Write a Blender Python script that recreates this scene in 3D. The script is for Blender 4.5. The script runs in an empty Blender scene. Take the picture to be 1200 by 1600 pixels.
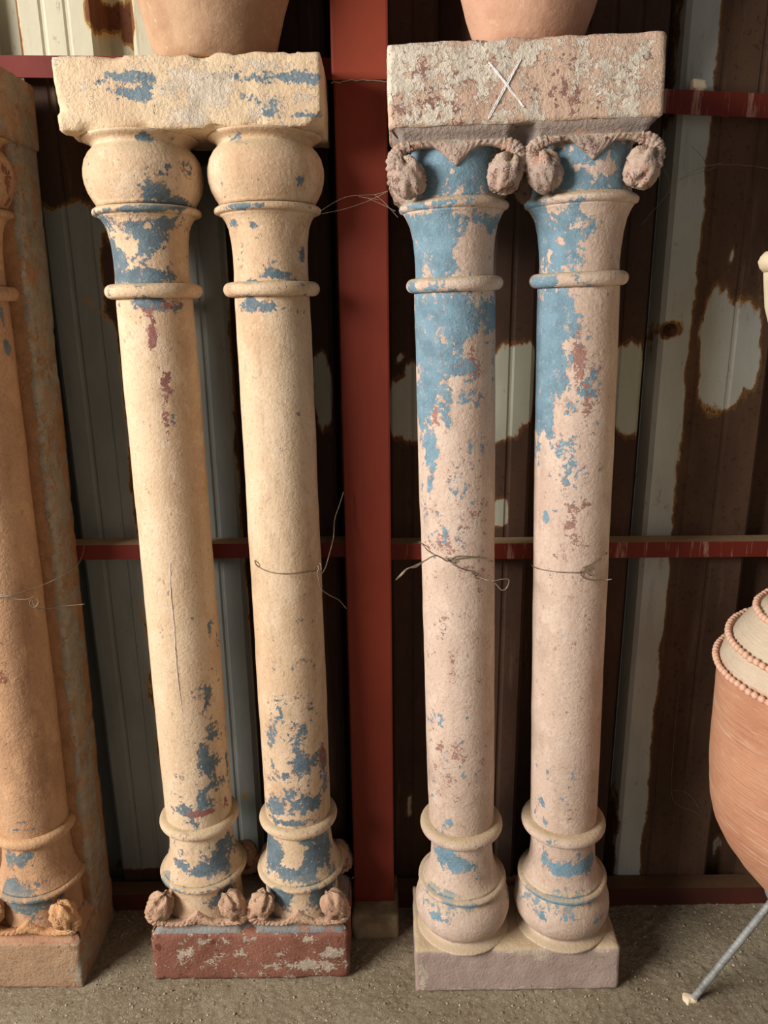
import bpy, bmesh, math, random
from mathutils import Vector, Matrix, noise
from math import sin, cos, pi, radians, sqrt, exp, atan2, degrees
random.seed(7)
scn = bpy.context.scene
COL = scn.collection
V = Vector

# ------------------------------------------------------------------ camera
F = 1200.0                      # focal length in pixels of a 1200 x 1600 frame
PITCH, ROLL, CAMH = radians(15.754), radians(-0.642), 1.3761
FWD = V((0, cos(PITCH), -sin(PITCH)))
_r, _u = V((1, 0, 0)), V((0, sin(PITCH), cos(PITCH)))
RIGHT = _r * cos(ROLL) + _u * sin(ROLL)
UP = _u * cos(ROLL) - _r * sin(ROLL)
CAMP = V((0, 0, CAMH))
cd = bpy.data.cameras.new('camera')
cam = bpy.data.objects.new('camera', cd)
COL.objects.link(cam)
cd.sensor_fit = 'VERTICAL'; cd.sensor_height = 36; cd.sensor_width = 27
cd.lens = 36 * F / 1600; cd.clip_start = .02
cam.matrix_world = Matrix(((RIGHT.x, UP.x, -FWD.x, 0), (RIGHT.y, UP.y, -FWD.y, 0), (RIGHT.z, UP.z, -FWD.z, CAMH), (0, 0, 0, 1)))
scn.camera = cam

# ------------------------------------------------------------------ world, light, exposure
w = bpy.data.worlds.new('world'); scn.world = w; w.use_nodes = True
bg = w.node_tree.nodes['Background']
bg.inputs[0].default_value = (.97, .98, 1.0, 1); bg.inputs[1].default_value = .22
def area(name, loc, target, sx, sy, power, color):
    l = bpy.data.lights.new(name, 'AREA'); l.shape = 'RECTANGLE'; l.size = sx; l.size_y = sy
    l.energy = power; l.color = color
    o = bpy.data.objects.new(name, l); COL.objects.link(o); o.location = loc
    o.rotation_euler = (V(target) - V(loc)).to_track_quat('-Z', 'Y').to_euler()
area('doorway_daylight', (-2.8, -.55, 2.4), (0.1, 1.3, .8), 1.6, 1.3, 225, (1.0, .97, .93))
vs = scn.view_settings
vs.view_transform = 'Standard'; vs.look = 'None'; vs.gamma = 1; vs.use_curve_mapping = False
vs.exposure = 0.34
scn.cycles.max_bounces = 6; scn.cycles.diffuse_bounces = 3; scn.cycles.glossy_bounces = 2

# ------------------------------------------------------------------ helpers
def ray(px, py):
    return FWD + RIGHT * ((px - 600) / F) - UP * ((py - 800) / F)
def at(px, py, Y):
    d = ray(px, py); return CAMP + d * (Y / d.y)
def on_floor(px, py, Z=0):
    d = ray(px, py); return CAMP + d * ((Z - CAMH) / d.z)
def lin(c):
    return tuple(((v / 255) / 12.92 if v / 255 <= .04045 else ((v / 255 + .055) / 1.055) ** 2.4) for v in c) + (1,)
def tag(o, label=None, cat=None, group=None, kind=None):
    if label: o['label'] = label
    if cat: o['category'] = cat
    if group: o['group'] = group
    if kind: o['kind'] = kind
    return o
def empty(name, loc=(0, 0, 0), rot=(0, 0, 0)):
    o = bpy.data.objects.new(name, None); COL.objects.link(o)
    o.location = loc; o.rotation_euler = rot; o.empty_display_size = .05
    return o
def mesh(name, verts, faces, mat, parent=None, smooth=True, attrs=None, fix=True):
    me = bpy.data.meshes.new(name)
    me.from_pydata([tuple(v) for v in verts], [], faces)
    for k, vals in (attrs or {}).items():
        me.attributes.new(k, 'FLOAT', 'POINT').data.foreach_set('value', vals)
    if fix:
        bm = bmesh.new(); bm.from_mesh(me); bmesh.ops.recalc_face_normals(bm, faces=bm.faces); bm.to_mesh(me); bm.free()
    if smooth:
        me.polygons.foreach_set('use_smooth', [True] * len(me.polygons))
    me.materials.append(mat)
    o = bpy.data.objects.new(name, me); COL.objects.link(o)
    if parent: o.parent = parent
    return o
def fbm(p, s, o=4):
    return noise.fractal(V(p) * s, 1.0, 2.0, o)
def catmull(pts, n=8):
    out = []
    P = [pts[0]] + list(pts) + [pts[-1]]
    for i in range(1, len(P) - 2):
        a, b, c, d = (V(q) for q in P[i - 1:i + 3])
        for k in range(n):
            t = k / n
            out.append(.5 * ((2 * b) + (c - a) * t + (2 * a - 5 * b + 4 * c - d) * t * t + (3 * b - a - 3 * c + d) * t ** 3))
    out.append(V(pts[-1])); return out
def tube(pts, rad, sides=8, flat=1.0):
    """verts, faces of a tube along pts; rad number or list"""
    n = len(pts); vs_, fs = [], []
    if not isinstance(rad, (list, tuple)): rad = [rad] * n
    t0 = (pts[1] - pts[0]).normalized()
    up = V((0, 0, 1)) if abs(t0.z) < .9 else V((1, 0, 0))
    x = up.cross(t0).normalized()
    for i, p in enumerate(pts):
        t = (pts[min(i + 1, n - 1)] - pts[max(i - 1, 0)])
        t = t.normalized() if t.length > 1e-9 else t0
        x = (x - t * x.dot(t)); x = x.normalized() if x.length > 1e-6 else up.cross(t).normalized()
        y = t.cross(x)
        for k in range(sides):
            a = 2 * pi * k / sides
            vs_.append(p + (x * cos(a) + y * sin(a) * flat) * rad[i])
    for i in range(n - 1):
        for k in range(sides):
            k2 = (k + 1) % sides
            fs.append((i * sides + k, i * sides + k2, (i + 1) * sides + k2, (i + 1) * sides + k))
    fs.append(tuple(range(sides))[::-1]); fs.append(tuple((n - 1) * sides + k for k in range(sides)))
    return vs_, fs
def join(parts):
    vs_, fs = [], []
    for a, b in parts:
        o = len(vs_); vs_ += a; fs += [tuple(i + o for i in f) for f in b]
    return vs_, fs
def box(x0, x1, y0, y1, z0, z1):
    v = [V((x, y, z)) for x in (x0, x1) for y in (y0, y1) for z in (z0, z1)]
    return v, [(0, 1, 3, 2), (4, 6, 7, 5), (0, 4, 5, 1), (2, 3, 7, 6), (0, 2, 6, 4), (1, 5, 7, 3)]

# ------------------------------------------------------------------ materials
class NT:
    def __init__(s, name):
        s.m = bpy.data.materials.new(name); s.m.use_nodes = True
        s.t = s.m.node_tree; s.b = s.t.nodes['Principled BSDF']
        s.co = s.t.nodes.new('ShaderNodeTexCoord').outputs['Object']
    def n(s, ty, **kw):
        x = s.t.nodes.new(ty)
        for k, v in kw.items(): setattr(x, k, v)
        return x
    def put(s, sock, v):
        if hasattr(v, 'is_linked') or isinstance(v, bpy.types.NodeSocket): s.t.links.new(v, sock)
        else: sock.default_value = v
    def math(s, op, a, b=0.0, c=0.0, clamp=False):
        x = s.n('ShaderNodeMath', operation=op, use_clamp=clamp)
        for i, v in enumerate((a, b, c)): s.put(x.inputs[i], v)
        return x.outputs[0]
    def noise(s, scale, detail=5, rough=.6, stretch=(1, 1, 1), off=(0, 0, 0), dist=0.0):
        mp = s.n('ShaderNodeMapping'); mp.inputs['Scale'].default_value = stretch; mp.inputs['Location'].default_value = off
        s.put(mp.inputs[0], s.co)
        x = s.n('ShaderNodeTexNoise'); s.put(x.inputs['Vector'], mp.outputs[0])
        x.inputs['Scale'].default_value = scale; x.inputs['Detail'].default_value = detail
        x.inputs['Roughness'].default_value = rough; x.inputs['Distortion'].default_value = dist
        return x.outputs['Fac']
    def voro(s, scale, feature='F1', stretch=(1, 1, 1)):
        mp = s.n('ShaderNodeMapping'); mp.inputs['Scale'].default_value = stretch; s.put(mp.inputs[0], s.co)
        x = s.n('ShaderNodeTexVoronoi', feature=feature); s.put(x.inputs['Vector'], mp.outputs[0]); x.inputs['Scale'].default_value = scale
        return x.outputs['Distance']
    def step(s, v, a, b):
        x = s.n('ShaderNodeMapRange', interpolation_type='SMOOTHSTEP')
        s.put(x.inputs[0], v); s.put(x.inputs[1], a); s.put(x.inputs[2], b)
        return x.outputs[0]
    def mix(s, f, a, b):
        x = s.n('ShaderNodeMix', data_type='RGBA')
        s.put(x.inputs[0], f); s.put(x.inputs[6], a); s.put(x.inputs[7], b)
        return x.outputs[2]
    def attr(s, name):
        return s.n('ShaderNodeAttribute', attribute_name=name).outputs['Fac']
    def bump(s, h, strength=.5, dist=.002, normal=None):
        x = s.n('ShaderNodeBump'); x.inputs['Strength'].default_value = strength; x.inputs['Distance'].default_value = dist
        s.put(x.inputs['Height'], h)
        if normal: s.put(x.inputs['Normal'], normal)
        return x.outputs[0]
    def done(s, col, rough=.85, normal=None, spec=.25, metal=0.0):
        s.put(s.b.inputs['Base Color'], col); s.put(s.b.inputs['Roughness'], rough)
        s.b.inputs['Specular IOR Level'].default_value = spec; s.b.inputs['Metallic'].default_value = metal
        if normal: s.put(s.b.inputs['Normal'], normal)
        return s.m
_off = [0]
def plaster(name, base, base2, layers, speck=(120, 90, 75), speck_amt=.35, dust=None, rough_bump=.55, streak=.0, base3=None, wave=.6):
    """weathered plaster; layers = (attribute name or constant, colour, noise scale, noise amount, edge colour)"""
    N = NT(name)
    _off[0] += 3.7
    o = (_off[0], _off[0] * .6, 1.3 * _off[0])
    c = N.mix(N.step(N.noise(7, 6, .6, (1, 1, .45), o), .36, .66), lin(base), lin(base2))
    fine = N.noise(170, 3, .65, (1, 1, 1), o)
    if base3:
        c = N.mix(N.math('MULTIPLY', N.step(N.noise(17, 6, .75, (1, 1, .7), (o[2], o[1], o[0]), .3), .49, .60), .6), c, lin(base3))
        c = N.mix(N.math('MULTIPLY', N.step(N.noise(11, 6, .65, (1, 1, .5), (o[1], o[2], 4)), .54, .68), .55), c, lin(tuple(int(q * .9) for q in base2)))
        c = N.mix(N.math('MULTIPLY', N.step(N.noise(240, 2, .7, (1, 1, .6), o), .55, .66), .35), c, lin(tuple(int(q * .8) for q in base2)))
        c = N.mix(N.math('MULTIPLY', N.step(N.noise(120, 5, .75, (1, 1, .8), (3, o[0], 3)), .60, .66), .45), c, lin(tuple(min(255, q + 14) for q in base3)))
    c = N.mix(N.math('MULTIPLY', N.step(N.noise(48, 6, .72, (1, 1, .8), o), .60, .70), speck_amt), c, lin(speck))
    if streak:
        c = N.mix(N.math('MULTIPLY', N.step(N.noise(26, 6, .7, (1, 1, .1), o), .52, .72), streak), c, lin(speck))
    h = N.math('MULTIPLY', fine, .55)
    h = N.math('ADD', h, N.math('MULTIPLY', N.noise(28, 5, .6, (1, 1, 1), o), wave))
    pit = N.step(N.noise(62, 4, .7, (1, 1, .7), (o[2], o[0], 1)), .66, .72)
    h = N.math('SUBTRACT', h, N.math('MULTIPLY', pit, .8))
    c = N.mix(N.math('MULTIPLY', pit, .5), c, lin(speck))
    for i, (src, col, sc, amt, edge) in enumerate(layers):
        a = N.attr(src) if isinstance(src, str) else src
        o2 = (o[0] + 11 * i, o[1] + 5 * i, o[2])
        big = N.noise(sc, 6, .68, (1, 1, .8), o2, .25)
        v = N.math('ADD', a, N.math('MULTIPLY', N.math('SUBTRACT', big, .5), amt * 2.3))
        v = N.math('ADD', v, N.math('MULTIPLY', N.math('SUBTRACT', N.noise(sc * 5, 3, .7, (1, 1, 1), o2), .5), amt * 1.25))
        m = N.step(v, .485, .525)
        if edge is not None:
            e = N.math('MULTIPLY', N.math('MULTIPLY', N.step(v, .40, .50), N.math('SUBTRACT', 1.0, m)), N.step(N.noise(sc * 1.7, 5, .6, (1, 1, 1), (o2[2], 3, 1)), .44, .56))
            c = N.mix(N.math('MULTIPLY', e, .85), c, lin(edge))
        cc = N.mix(N.step(N.noise(33, 6, .65, (1, 1, 1), o2), .35, .7), lin(col), lin(tuple(min(255, int(q * .86)) for q in col)))
        cc = N.mix(N.math('MULTIPLY', N.step(fine, .58, .68), .28), cc, lin(tuple(min(255, q + 42) for q in col)))
        cc = N.mix(N.math('MULTIPLY', N.step(N.noise(75, 6, .8, (1, 1, 1), (o2[1], 2, 9)), .56, .66), .55), cc, lin(base))
        c = N.mix(m, c, cc)
        h = N.math('ADD', h, N.math('MULTIPLY', m, N.math('MULTIPLY', N.noise(95, 5, .75, (1, 1, 1), o2), .9)))
        h = N.math('ADD', h, N.math('MULTIPLY', m, -.55 if i == 0 else .4))
    if dust:
        g = N.n('ShaderNodeNewGeometry'); sx = N.n('ShaderNodeSeparateXYZ'); N.put(sx.inputs[0], g.outputs['Normal'])
        d = N.math('MULTIPLY', N.step(N.math('ADD', sx.outputs[2], N.math('MULTIPLY', N.noise(40, 4), .5)), .55, 1.05), dust[1])
        c = N.mix(d, c, lin(dust[0]))
    return N.done(c, .88, N.bump(h, rough_bump, .006), .2)

CREAM, CREAM2 = (211, 184, 152), (196, 163, 130)
PINK, PINK2 = (208, 182, 163), (194, 168, 148)
BLUE = (106, 122, 130)
DUST = ((186, 166, 132), .75)
ROSE = (150, 98, 90)
M = {}
M['cream'] = plaster('cream_plaster', CREAM, CREAM2, [('blue', BLUE, 26, .95, ROSE), ('rose', (150, 100, 92), 40, .9, None)], dust=DUST, speck_amt=.4, streak=.28, base3=(220, 195, 166), wave=.15, rough_bump=.45)
M['pink'] = plaster('pink_plaster', PINK, PINK2, [('blue', (124, 152, 166), 24, .95, (170, 128, 116)), ('rose', (168, 126, 114), 40, .9, None)], speck=(160, 116, 104), speck_amt=.6, dust=DUST, streak=.3, base3=(218, 196, 178), wave=.2, rough_bump=.5)
M['cream_block'] = plaster('cream_block_plaster', (216, 190, 156), (200, 170, 138), [('blue', (122, 138, 146), 22, .9, (196, 168, 150)), ('pale', (218, 200, 178), 30, 1.3, None)], speck=(180, 140, 112), speck_amt=.5, rough_bump=.75)
M['flaked_block'] = plaster('flaked_block_plaster', (206, 176, 152), (190, 158, 136), [('rose', (152, 114, 104), 20, .75, None), ('pale', (226, 212, 192), 20, .95, (164, 126, 112))], speck=(150, 112, 98), speck_amt=.5, rough_bump=.7)
M['red_block'] = plaster('red_block_clay', (150, 100, 82), (128, 82, 66), [('rose', (108, 58, 46), 20, .8, None), ('pale', (196, 178, 158), 42, 1.5, None)], speck=(110, 60, 48), speck_amt=.5, rough_bump=.8)
M['mauve_block'] = plaster('mauve_block_plaster', (180, 158, 146), (164, 142, 130), [('pale', (204, 186, 164), 24, .8, None)], speck=(128, 106, 96), speck_amt=.4, dust=((196, 174, 138), .85))
M['scroll_grey'] = plaster('grey_scroll_plaster', (190, 164, 146), (168, 148, 136), [(.30, (206, 160, 136), 34, 1.0, None), (.28, (142, 100, 88), 60, .9, None)], speck=(124, 96, 84), speck_amt=.6, dust=((196, 178, 146), .5), rough_bump=.8)
M['scroll_pink'] = plaster('pink_scroll_plaster', (190, 152, 126), (166, 128, 104), [(.30, (216, 180, 146), 34, 1.0, None), (.24, (130, 84, 68), 60, .9, None)], speck=(104, 70, 58), speck_amt=.6, dust=((196, 168, 138), .4), rough_bump=.8)
M['scroll_tan'] = plaster('tan_scroll_plaster', (206, 158, 112), (178, 128, 90), [(.26, (222, 186, 136), 34, 1.0, None), (.22, (120, 84, 66), 60, .9, None)], speck=(104, 70, 58), speck_amt=.5, rough_bump=.8)
M['cavetto_grey'] = plaster('grey_cavetto_plaster', (170, 152, 140), (150, 136, 128), [(.22, (206, 168, 146), 20, 1.0, None)], speck=(118, 104, 100), speck_amt=.5, dust=((190, 172, 140), .4), rough_bump=.8)
M['cavetto_blue'] = plaster('blue_cavetto_plaster', (134, 136, 136), (112, 116, 120), [(.3, (166, 110, 86), 22, 1.0, None)], speck=(150, 130, 112), speck_amt=.6, dust=((176, 160, 136), .3), rough_bump=.8)
M['orange'] = plaster('orange_plaster', (190, 150, 116), (172, 132, 100), [('blue', (112, 122, 124), 24, .9, (150, 100, 76)), ('rose', (140, 92, 70), 40, .9, None)], speck=(120, 78, 56), speck_amt=.4, dust=((196, 158, 112), .5), streak=.3, base3=(206, 162, 122), wave=.25, rough_bump=.6)
M['orange_block'] = plaster('orange_block_plaster', (186, 142, 112), (166, 122, 94), [(.2, (150, 128, 118), 20, .9, None), (.22, (214, 192, 168), 60, .9, None)], speck=(112, 80, 64), speck_amt=.4, rough_bump=.7)
M['slab'] = plaster('flaking_slab_plaster', (172, 140, 110), (150, 118, 92), [('pale', (170, 156, 136), 16, 1.0, (188, 150, 112)), ('orange', (186, 136, 94), 18, .9, None)], speck=(116, 92, 78), speck_amt=.5, streak=.3, rough_bump=.8)

def red_paint(name, base, base2, spots, rust, streaky=0.0, pale=(190, 150, 130), top=((150, 124, 92), (188, 162, 124))):
    N = NT(name)
    c = N.mix(N.step(N.noise(3.5, 5, .6, (1, 1, .5)), .35, .7), lin(base), lin(base2))
    c = N.mix(N.math('MULTIPLY', N.step(N.noise(90, 5, .75), .66, .74), spots), c, lin(rust))
    if streaky:
        c = N.mix(N.math('MULTIPLY', N.step(N.noise(60, 6, .7, (1, 1, .08)), .53, .60), streaky), c, lin(pale))
    g = N.n('ShaderNodeNewGeometry'); sx = N.n('ShaderNodeSeparateXYZ'); N.put(sx.inputs[0], g.outputs['Normal'])
    c = N.mix(N.math('MULTIPLY', N.step(sx.outputs[2], .5, .9), .9), c, N.mix(N.noise(60, 5, .7), lin(top[0]), lin(top[1])))
    return N.done(c, N.math('ADD', .50, N.math('MULTIPLY', N.noise(14), .25)), N.bump(N.noise(45, 4), .12, .002), .22)
M['post'] = red_paint('red_oxide_post_paint', (114, 42, 25), (96, 33, 19), .3, (70, 28, 22))
M['post_lit'] = red_paint('lit_red_post_paint', (146, 64, 42), (130, 54, 34), .25, (90, 40, 30))  # brighter copy of the post red: light above the column tops painted in
M['rail'] = red_paint('red_oxide_rail_paint', (110, 38, 28), (94, 32, 22), .4, (66, 30, 24))
M['rail_streaked'] = red_paint('streaked_red_rail_paint', (112, 40, 28), (96, 32, 24), .5, (66, 30, 24), .5)
M['rail_brown'] = red_paint('grimy_red_rail_paint', (86, 42, 32), (64, 34, 26), .5, (48, 28, 22), top=((84, 62, 44), (116, 90, 64)))

def sheet_mat(name, rust, rust2, pale, pale2, halo, pits=.6):
    N = NT(name)
    r = N.mix(N.step(N.noise(5, 7, .65, (1, 1, .35)), .3, .7), lin(rust), lin(rust2))
    r = N.mix(N.math('MULTIPLY', N.step(N.noise(85, 6, .75), .55, .66), pits), r, lin((38, 22, 16)))
    r = N.mix(N.math('MULTIPLY', N.step(N.noise(30, 6, .7, (1, 1, .08), (3, 1, 2)), .57, .72), .35), r, lin((132, 106, 82)))
    p = N.mix(N.step(N.noise(8, 6, .6, (1, 1, .3), (5, 5, 5)), .3, .7), lin(pale), lin(pale2))
    p = N.mix(N.math('MULTIPLY', N.step(N.noise(60, 6, .75, (1, 1, .5), (1, 7, 3)), .60, .68), .45), p, lin((104, 88, 70)))
    p = N.mix(N.math('MULTIPLY', N.step(N.noise(22, 6, .7, (1, 1, .12), (9, 2, 4)), .56, .7), .3), p, lin((86, 74, 60)))
    v = N.math('ADD', N.attr('pale'), N.math('MULTIPLY', N.math('SUBTRACT', N.noise(17, 6, .68, (1, 1, .45), (2, 8, 1), .4), .5), 1.5))
    v = N.math('ADD', v, N.math('MULTIPLY', N.math('SUBTRACT', N.noise(70, 4, .6), .5), .07))
    c = N.mix(N.math('MULTIPLY', N.step(v, .34, .50), .65), r, lin(halo))
    c = N.mix(N.step(v, .47, .50), c, N.mix(N.step(v, .50, .60), lin(halo), p))
    c = N.mix(N.math('MULTIPLY', N.math('MULTIPLY', N.step(v, .44, .47), N.math('SUBTRACT', 1.0, N.step(v, .475, .50))), .6), c, lin((40, 24, 18)))
    ro = N.math('SUBTRACT', .85, N.math('MULTIPLY', N.step(v, .47, .52), .35))
    return N.done(c, ro, N.bump(N.math('ADD', N.math('MULTIPLY', N.noise(85, 6, .75), .7), N.step(v, .47, .52)), .35, .0015), .35)
M['sheet_grey'] = sheet_mat('grey_painted_sheet', (76, 52, 36), (56, 38, 26), (134, 136, 130), (110, 112, 106), (150, 116, 66))
M['sheet_lit'] = sheet_mat('lit_cream_sheet', (112, 66, 38), (84, 52, 34), (196, 188, 160), (172, 166, 144), (196, 160, 92))  # pale tone paints in the light reaching the wall above the columns
M['sheet_rust'] = sheet_mat('rusted_sheet', (82, 56, 40), (54, 37, 27), (180, 178, 158), (160, 158, 140), (140, 92, 50))
M['sheet_edge'] = sheet_mat('half_rusted_sheet', (102, 74, 54), (74, 52, 38), (190, 190, 180), (166, 166, 156), (156, 114, 64))

def simple(name, c1, c2, scale, rough=.8, bump=.3, spec=.25, metal=0.0, stretch=(1, 1, 1), speck=None, bscale=None):
    N = NT(name)
    c = N.mix(N.step(N.noise(scale, 6, .65, stretch), .35, .68), lin(c1), lin(c2))
    if speck: c = N.mix(N.math('MULTIPLY', N.step(N.noise(scale * 6, 5, .7), .6, .7), speck[1]), c, lin(speck[0]))
    return N.done(c, rough, N.bump(N.noise(bscale or scale * 4, 5, .7, stretch), bump, .003), spec, metal)
M['wire'] = simple('tie_wire_steel', (150, 134, 112), (112, 94, 76), 60, .45, .1, .5, .3)
M['rebar'] = simple('rebar_steel', (158, 160, 156), (120, 118, 112), 40, .55, .3, .4, .15, speck=((120, 84, 60), .6))
M['chalk'] = simple('white_chalk', (250, 248, 246), (228, 226, 224), 120, .95, .5)
M['chalk_thin'] = simple('faint_chalk', (226, 212, 194), (206, 190, 168), 120, .95, .5)
M['web'] = simple('cobweb_thread', (158, 146, 128), (130, 118, 100), 40, .9, .1)
M['concrete'] = simple('footing_concrete', (150, 132, 104), (112, 96, 74), 14, .95, .9, .1, speck=((60, 46, 36), .6))
M['terracotta_tan'] = simple('tan_terracotta', (190, 154, 122), (160, 124, 96), 9, .9, .8, .2, speck=((218, 192, 164), .7))
M['terracotta_pink'] = simple('pink_terracotta', (206, 162, 134), (180, 134, 108), 9, .9, .8, .2, speck=((226, 190, 162), .5))
M['cream_clay'] = simple('cream_clay', (240, 222, 190), (226, 200, 160), 9, .9, .4, .2, speck=((200, 170, 130), .4))
M['bead'] = simple('pale_terracotta_beads', (228, 186, 160), (208, 154, 128), 60, .9, .3, .2)
M['bolt'] = simple('rusted_bolt', (86, 50, 34), (60, 34, 24), 60, .8, .5, .3)
N = NT('urn_terracotta')
c = N.mix(N.step(N.noise(6, 6, .6), .35, .7), lin((218, 160, 126)), lin((200, 140, 108)))
c = N.mix(N.math('MULTIPLY', N.step(N.noise(9, 5, .7, (1, 1, 9)), .52, .66), .5), c, lin((232, 192, 162)))
c = N.mix(N.step(N.math('ADD', N.attr('dust'), N.math('MULTIPLY', N.math('SUBTRACT', N.noise(30, 6, .7), .5), .6)), .4, .62), c, N.mix(N.noise(22, 5, .7), lin((236, 218, 192)), lin((214, 190, 162))))
M['urn'] = N.done(c, .9, N.bump(N.math('ADD', N.noise(7, 6, .7, (1, 1, 26)), N.math('MULTIPLY', N.noise(120, 4), .3)), .9, .007), .2)
M['grit'] = simple('pale_grit', (200, 182, 152), (120, 102, 82), 130, .95, .2, .1)
N = NT('dirt_floor')
c = N.mix(N.step(N.noise(5, 7, .65), .3, .7), lin((190, 174, 146)), lin((164, 146, 118)))
c = N.mix(N.math('MULTIPLY', N.step(N.noise(150, 5, .75, dist=.6), .52, .62), .7), c, lin((220, 204, 176)))
c = N.mix(N.math('MULTIPLY', N.step(N.noise(110, 6, .75, off=(4, 2, 1), dist=.6), .55, .64), .7), c, lin((110, 92, 72)))
M['floor'] = N.done(c, .95, N.bump(N.math('ADD', N.math('MULTIPLY', N.noise(190, 6, .8, off=(7, 3, 2)), .6), N.noise(48, 7, .82, dist=.4)), 1.0, .012), .15)

# ------------------------------------------------------------------ poses of the column pairs (fitted)
H, W1, W2, T1, T2, S = 1.7378, .4144, .408, .1056, .1128, .2066
AXY = .0816                                   # column axis behind the block front
POSE = {'R': dict(loc=(.2615, 1.25, -.002), rot=(-radians(.287), radians(-1.547), radians(-1.093)), flip=False),
        'L': dict(loc=(-.2876, 1.2837, 0), rot=(-radians(1.407), radians(-.322), radians(-.374)), flip=True),
        'P': dict(loc=(-.838, 1.269, 0), rot=(-radians(.6), radians(1.1), 0), flip=True)}
for p in POSE.values():
    from mathutils import Euler
    p['M'] = Matrix.Translation(V(p['loc'])) @ Euler(p['rot'], 'XYZ').to_matrix().to_4x4()
    p['I'] = p['M'].inverted()
# ------------------------------------------------------------------ floor
def floor_h(x, y):
    h = .0030 * fbm((x, y, 0), 9, 4) + .0022 * fbm((x, y, 3), 60, 3) + .0016 * fbm((x, y, 5), 150, 2) - .001
    dx = max(abs(x - .2615) - .21, 0); dy = max(1.25 - y, y - 1.44, 0); d = sqrt(dx * dx + dy * dy)
    if d < .06: h += (1 - d / .06) * (x - .2615) * .027
    return h
def lines(a, b, fa, fb, fine, coarse):
    out = []; x = a
    while x < b:
        out.append(x); inside = fa <= x <= fb
        if inside: x += fine
        else:
            dist = fa - x if x < fa else x - fb
            x += min(coarse, fine + max(dist - 1e-6, 0) * .35)
    return out + [b]
xs = lines(-3, 3, -.72, .82, .0032, .4); ys = lines(-3.2, 1.62, .97, 1.50, .0032, .4)
vv = [(x, y, floor_h(x, y)) for y in ys for x in xs]
nx = len(xs)
ff = [(j * nx + i, j * nx + i + 1, (j + 1) * nx + i + 1, (j + 1) * nx + i) for j in range(len(ys) - 1) for i in range(nx - 1)]
tag(mesh('floor', vv, ff, M['floor'], fix=False), 'rough dusty grey-brown dirt floor', kind='structure')
# loose grit strewn over the floor
gv, gf = [], []
grng = random.Random(5)
ico_v = [V(q).normalized() for q in ((0, 0, 1), (.9, 0, .3), (.2, .85, .3), (-.75, .5, .3), (-.7, -.55, .3), (.3, -.85, .3), (.6, .5, -.5), (-.4, .7, -.5), (-.8, -.2, -.5), (0, -.7, -.5), (.7, -.4, -.5), (0, 0, -1))]
bmh = bmesh.new()
for q in ico_v: bmh.verts.new(q)
bmesh.ops.convex_hull(bmh, input=list(bmh.verts)); bmh.verts.index_update()
hull_f = [tuple(v.index for v in f.verts) for f in bmh.faces]; bmh.free()
for k in range(5200):
    x = grng.uniform(-.75, .85); y = 1.50 - .56 * grng.random() ** .8
    if (.04 < x < .48 and y > 1.245) or (-.5 < x < -.08 and y > 1.28) or (x < -.62 and y > 1.26) or (-.09 < x < .03 and y > 1.38): continue
    sz = .0007 + .0024 * grng.random() ** 4
    o0 = len(gv); z = floor_h(x, y); a0 = grng.uniform(0, 6.3)
    for q in ico_v:
        qq = V((q.x * cos(a0) - q.y * sin(a0), q.x * sin(a0) + q.y * cos(a0), q.z * .7)) * sz * grng.uniform(.7, 1.25)
        gv.append((x + qq.x, y + qq.y, z + sz * .35 + qq.z))
    gf += [tuple(i + o0 for i in f) for f in hull_f]
tag(mesh('floor_grit', gv, gf, M['grit'], smooth=False), 'loose pale grit strewn over the dirt floor', 'grit', kind='stuff')

# ------------------------------------------------------------------ back wall: corrugated sheets
def blobval(x, z, pos, neg=(), p=2):
    v = 0.0
    for b in pos:
        d = abs((x - b[0]) / b[2]) ** p + abs((z - b[1]) / b[3]) ** p
        if d < 8: v = max(v, (b[4] if len(b) > 4 else 1) * exp(-.7 * d))
    for b in neg:
        d = abs((x - b[0]) / b[2]) ** p + abs((z - b[1]) / b[3]) ** p
        if d < 8: v *= 1 - (b[4] if len(b) > 4 else 1) * exp(-.7 * d)
    return v
WY = 1.525                                     # crest front of the sheets
wall = tag(empty('wall_back', (0, WY, 0)), 'back wall of rusted corrugated metal sheets', kind='structure')
def rib_profile(x0, x1, starts):
    """x, y pairs; crests start at starts, each .13 wide with two small grooves, recess .05 deep"""
    pts = []
    for a, b in starts:
        wd = b - a
        pts += [(a - .012, .05), (a - .004, .008), (a + .004, 0)]
        for g in (.33, .66):
            pts += [(a + wd * g - .006, 0), (a + wd * g - .002, .0025), (a + wd * g + .002, .0025), (a + wd * g + .006, 0)]
        pts += [(b - .004, 0), (b + .004, .008), (b + .012, .05)]
    pts = [p for p in pts if x0 <= p[0] <= x1]
    out = [(x0, pts[0][1])] + pts + [(x1, pts[-1][1])]
    res = []
    for (xa, ya), (xb, yb) in zip(out, out[1:]):
        n = max(1, int((xb - xa) / .012))
        res += [(xa + (xb - xa) * k / n, ya + (yb - ya) * k / n) for k in range(n)]
    return res + [out[-1]]
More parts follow.
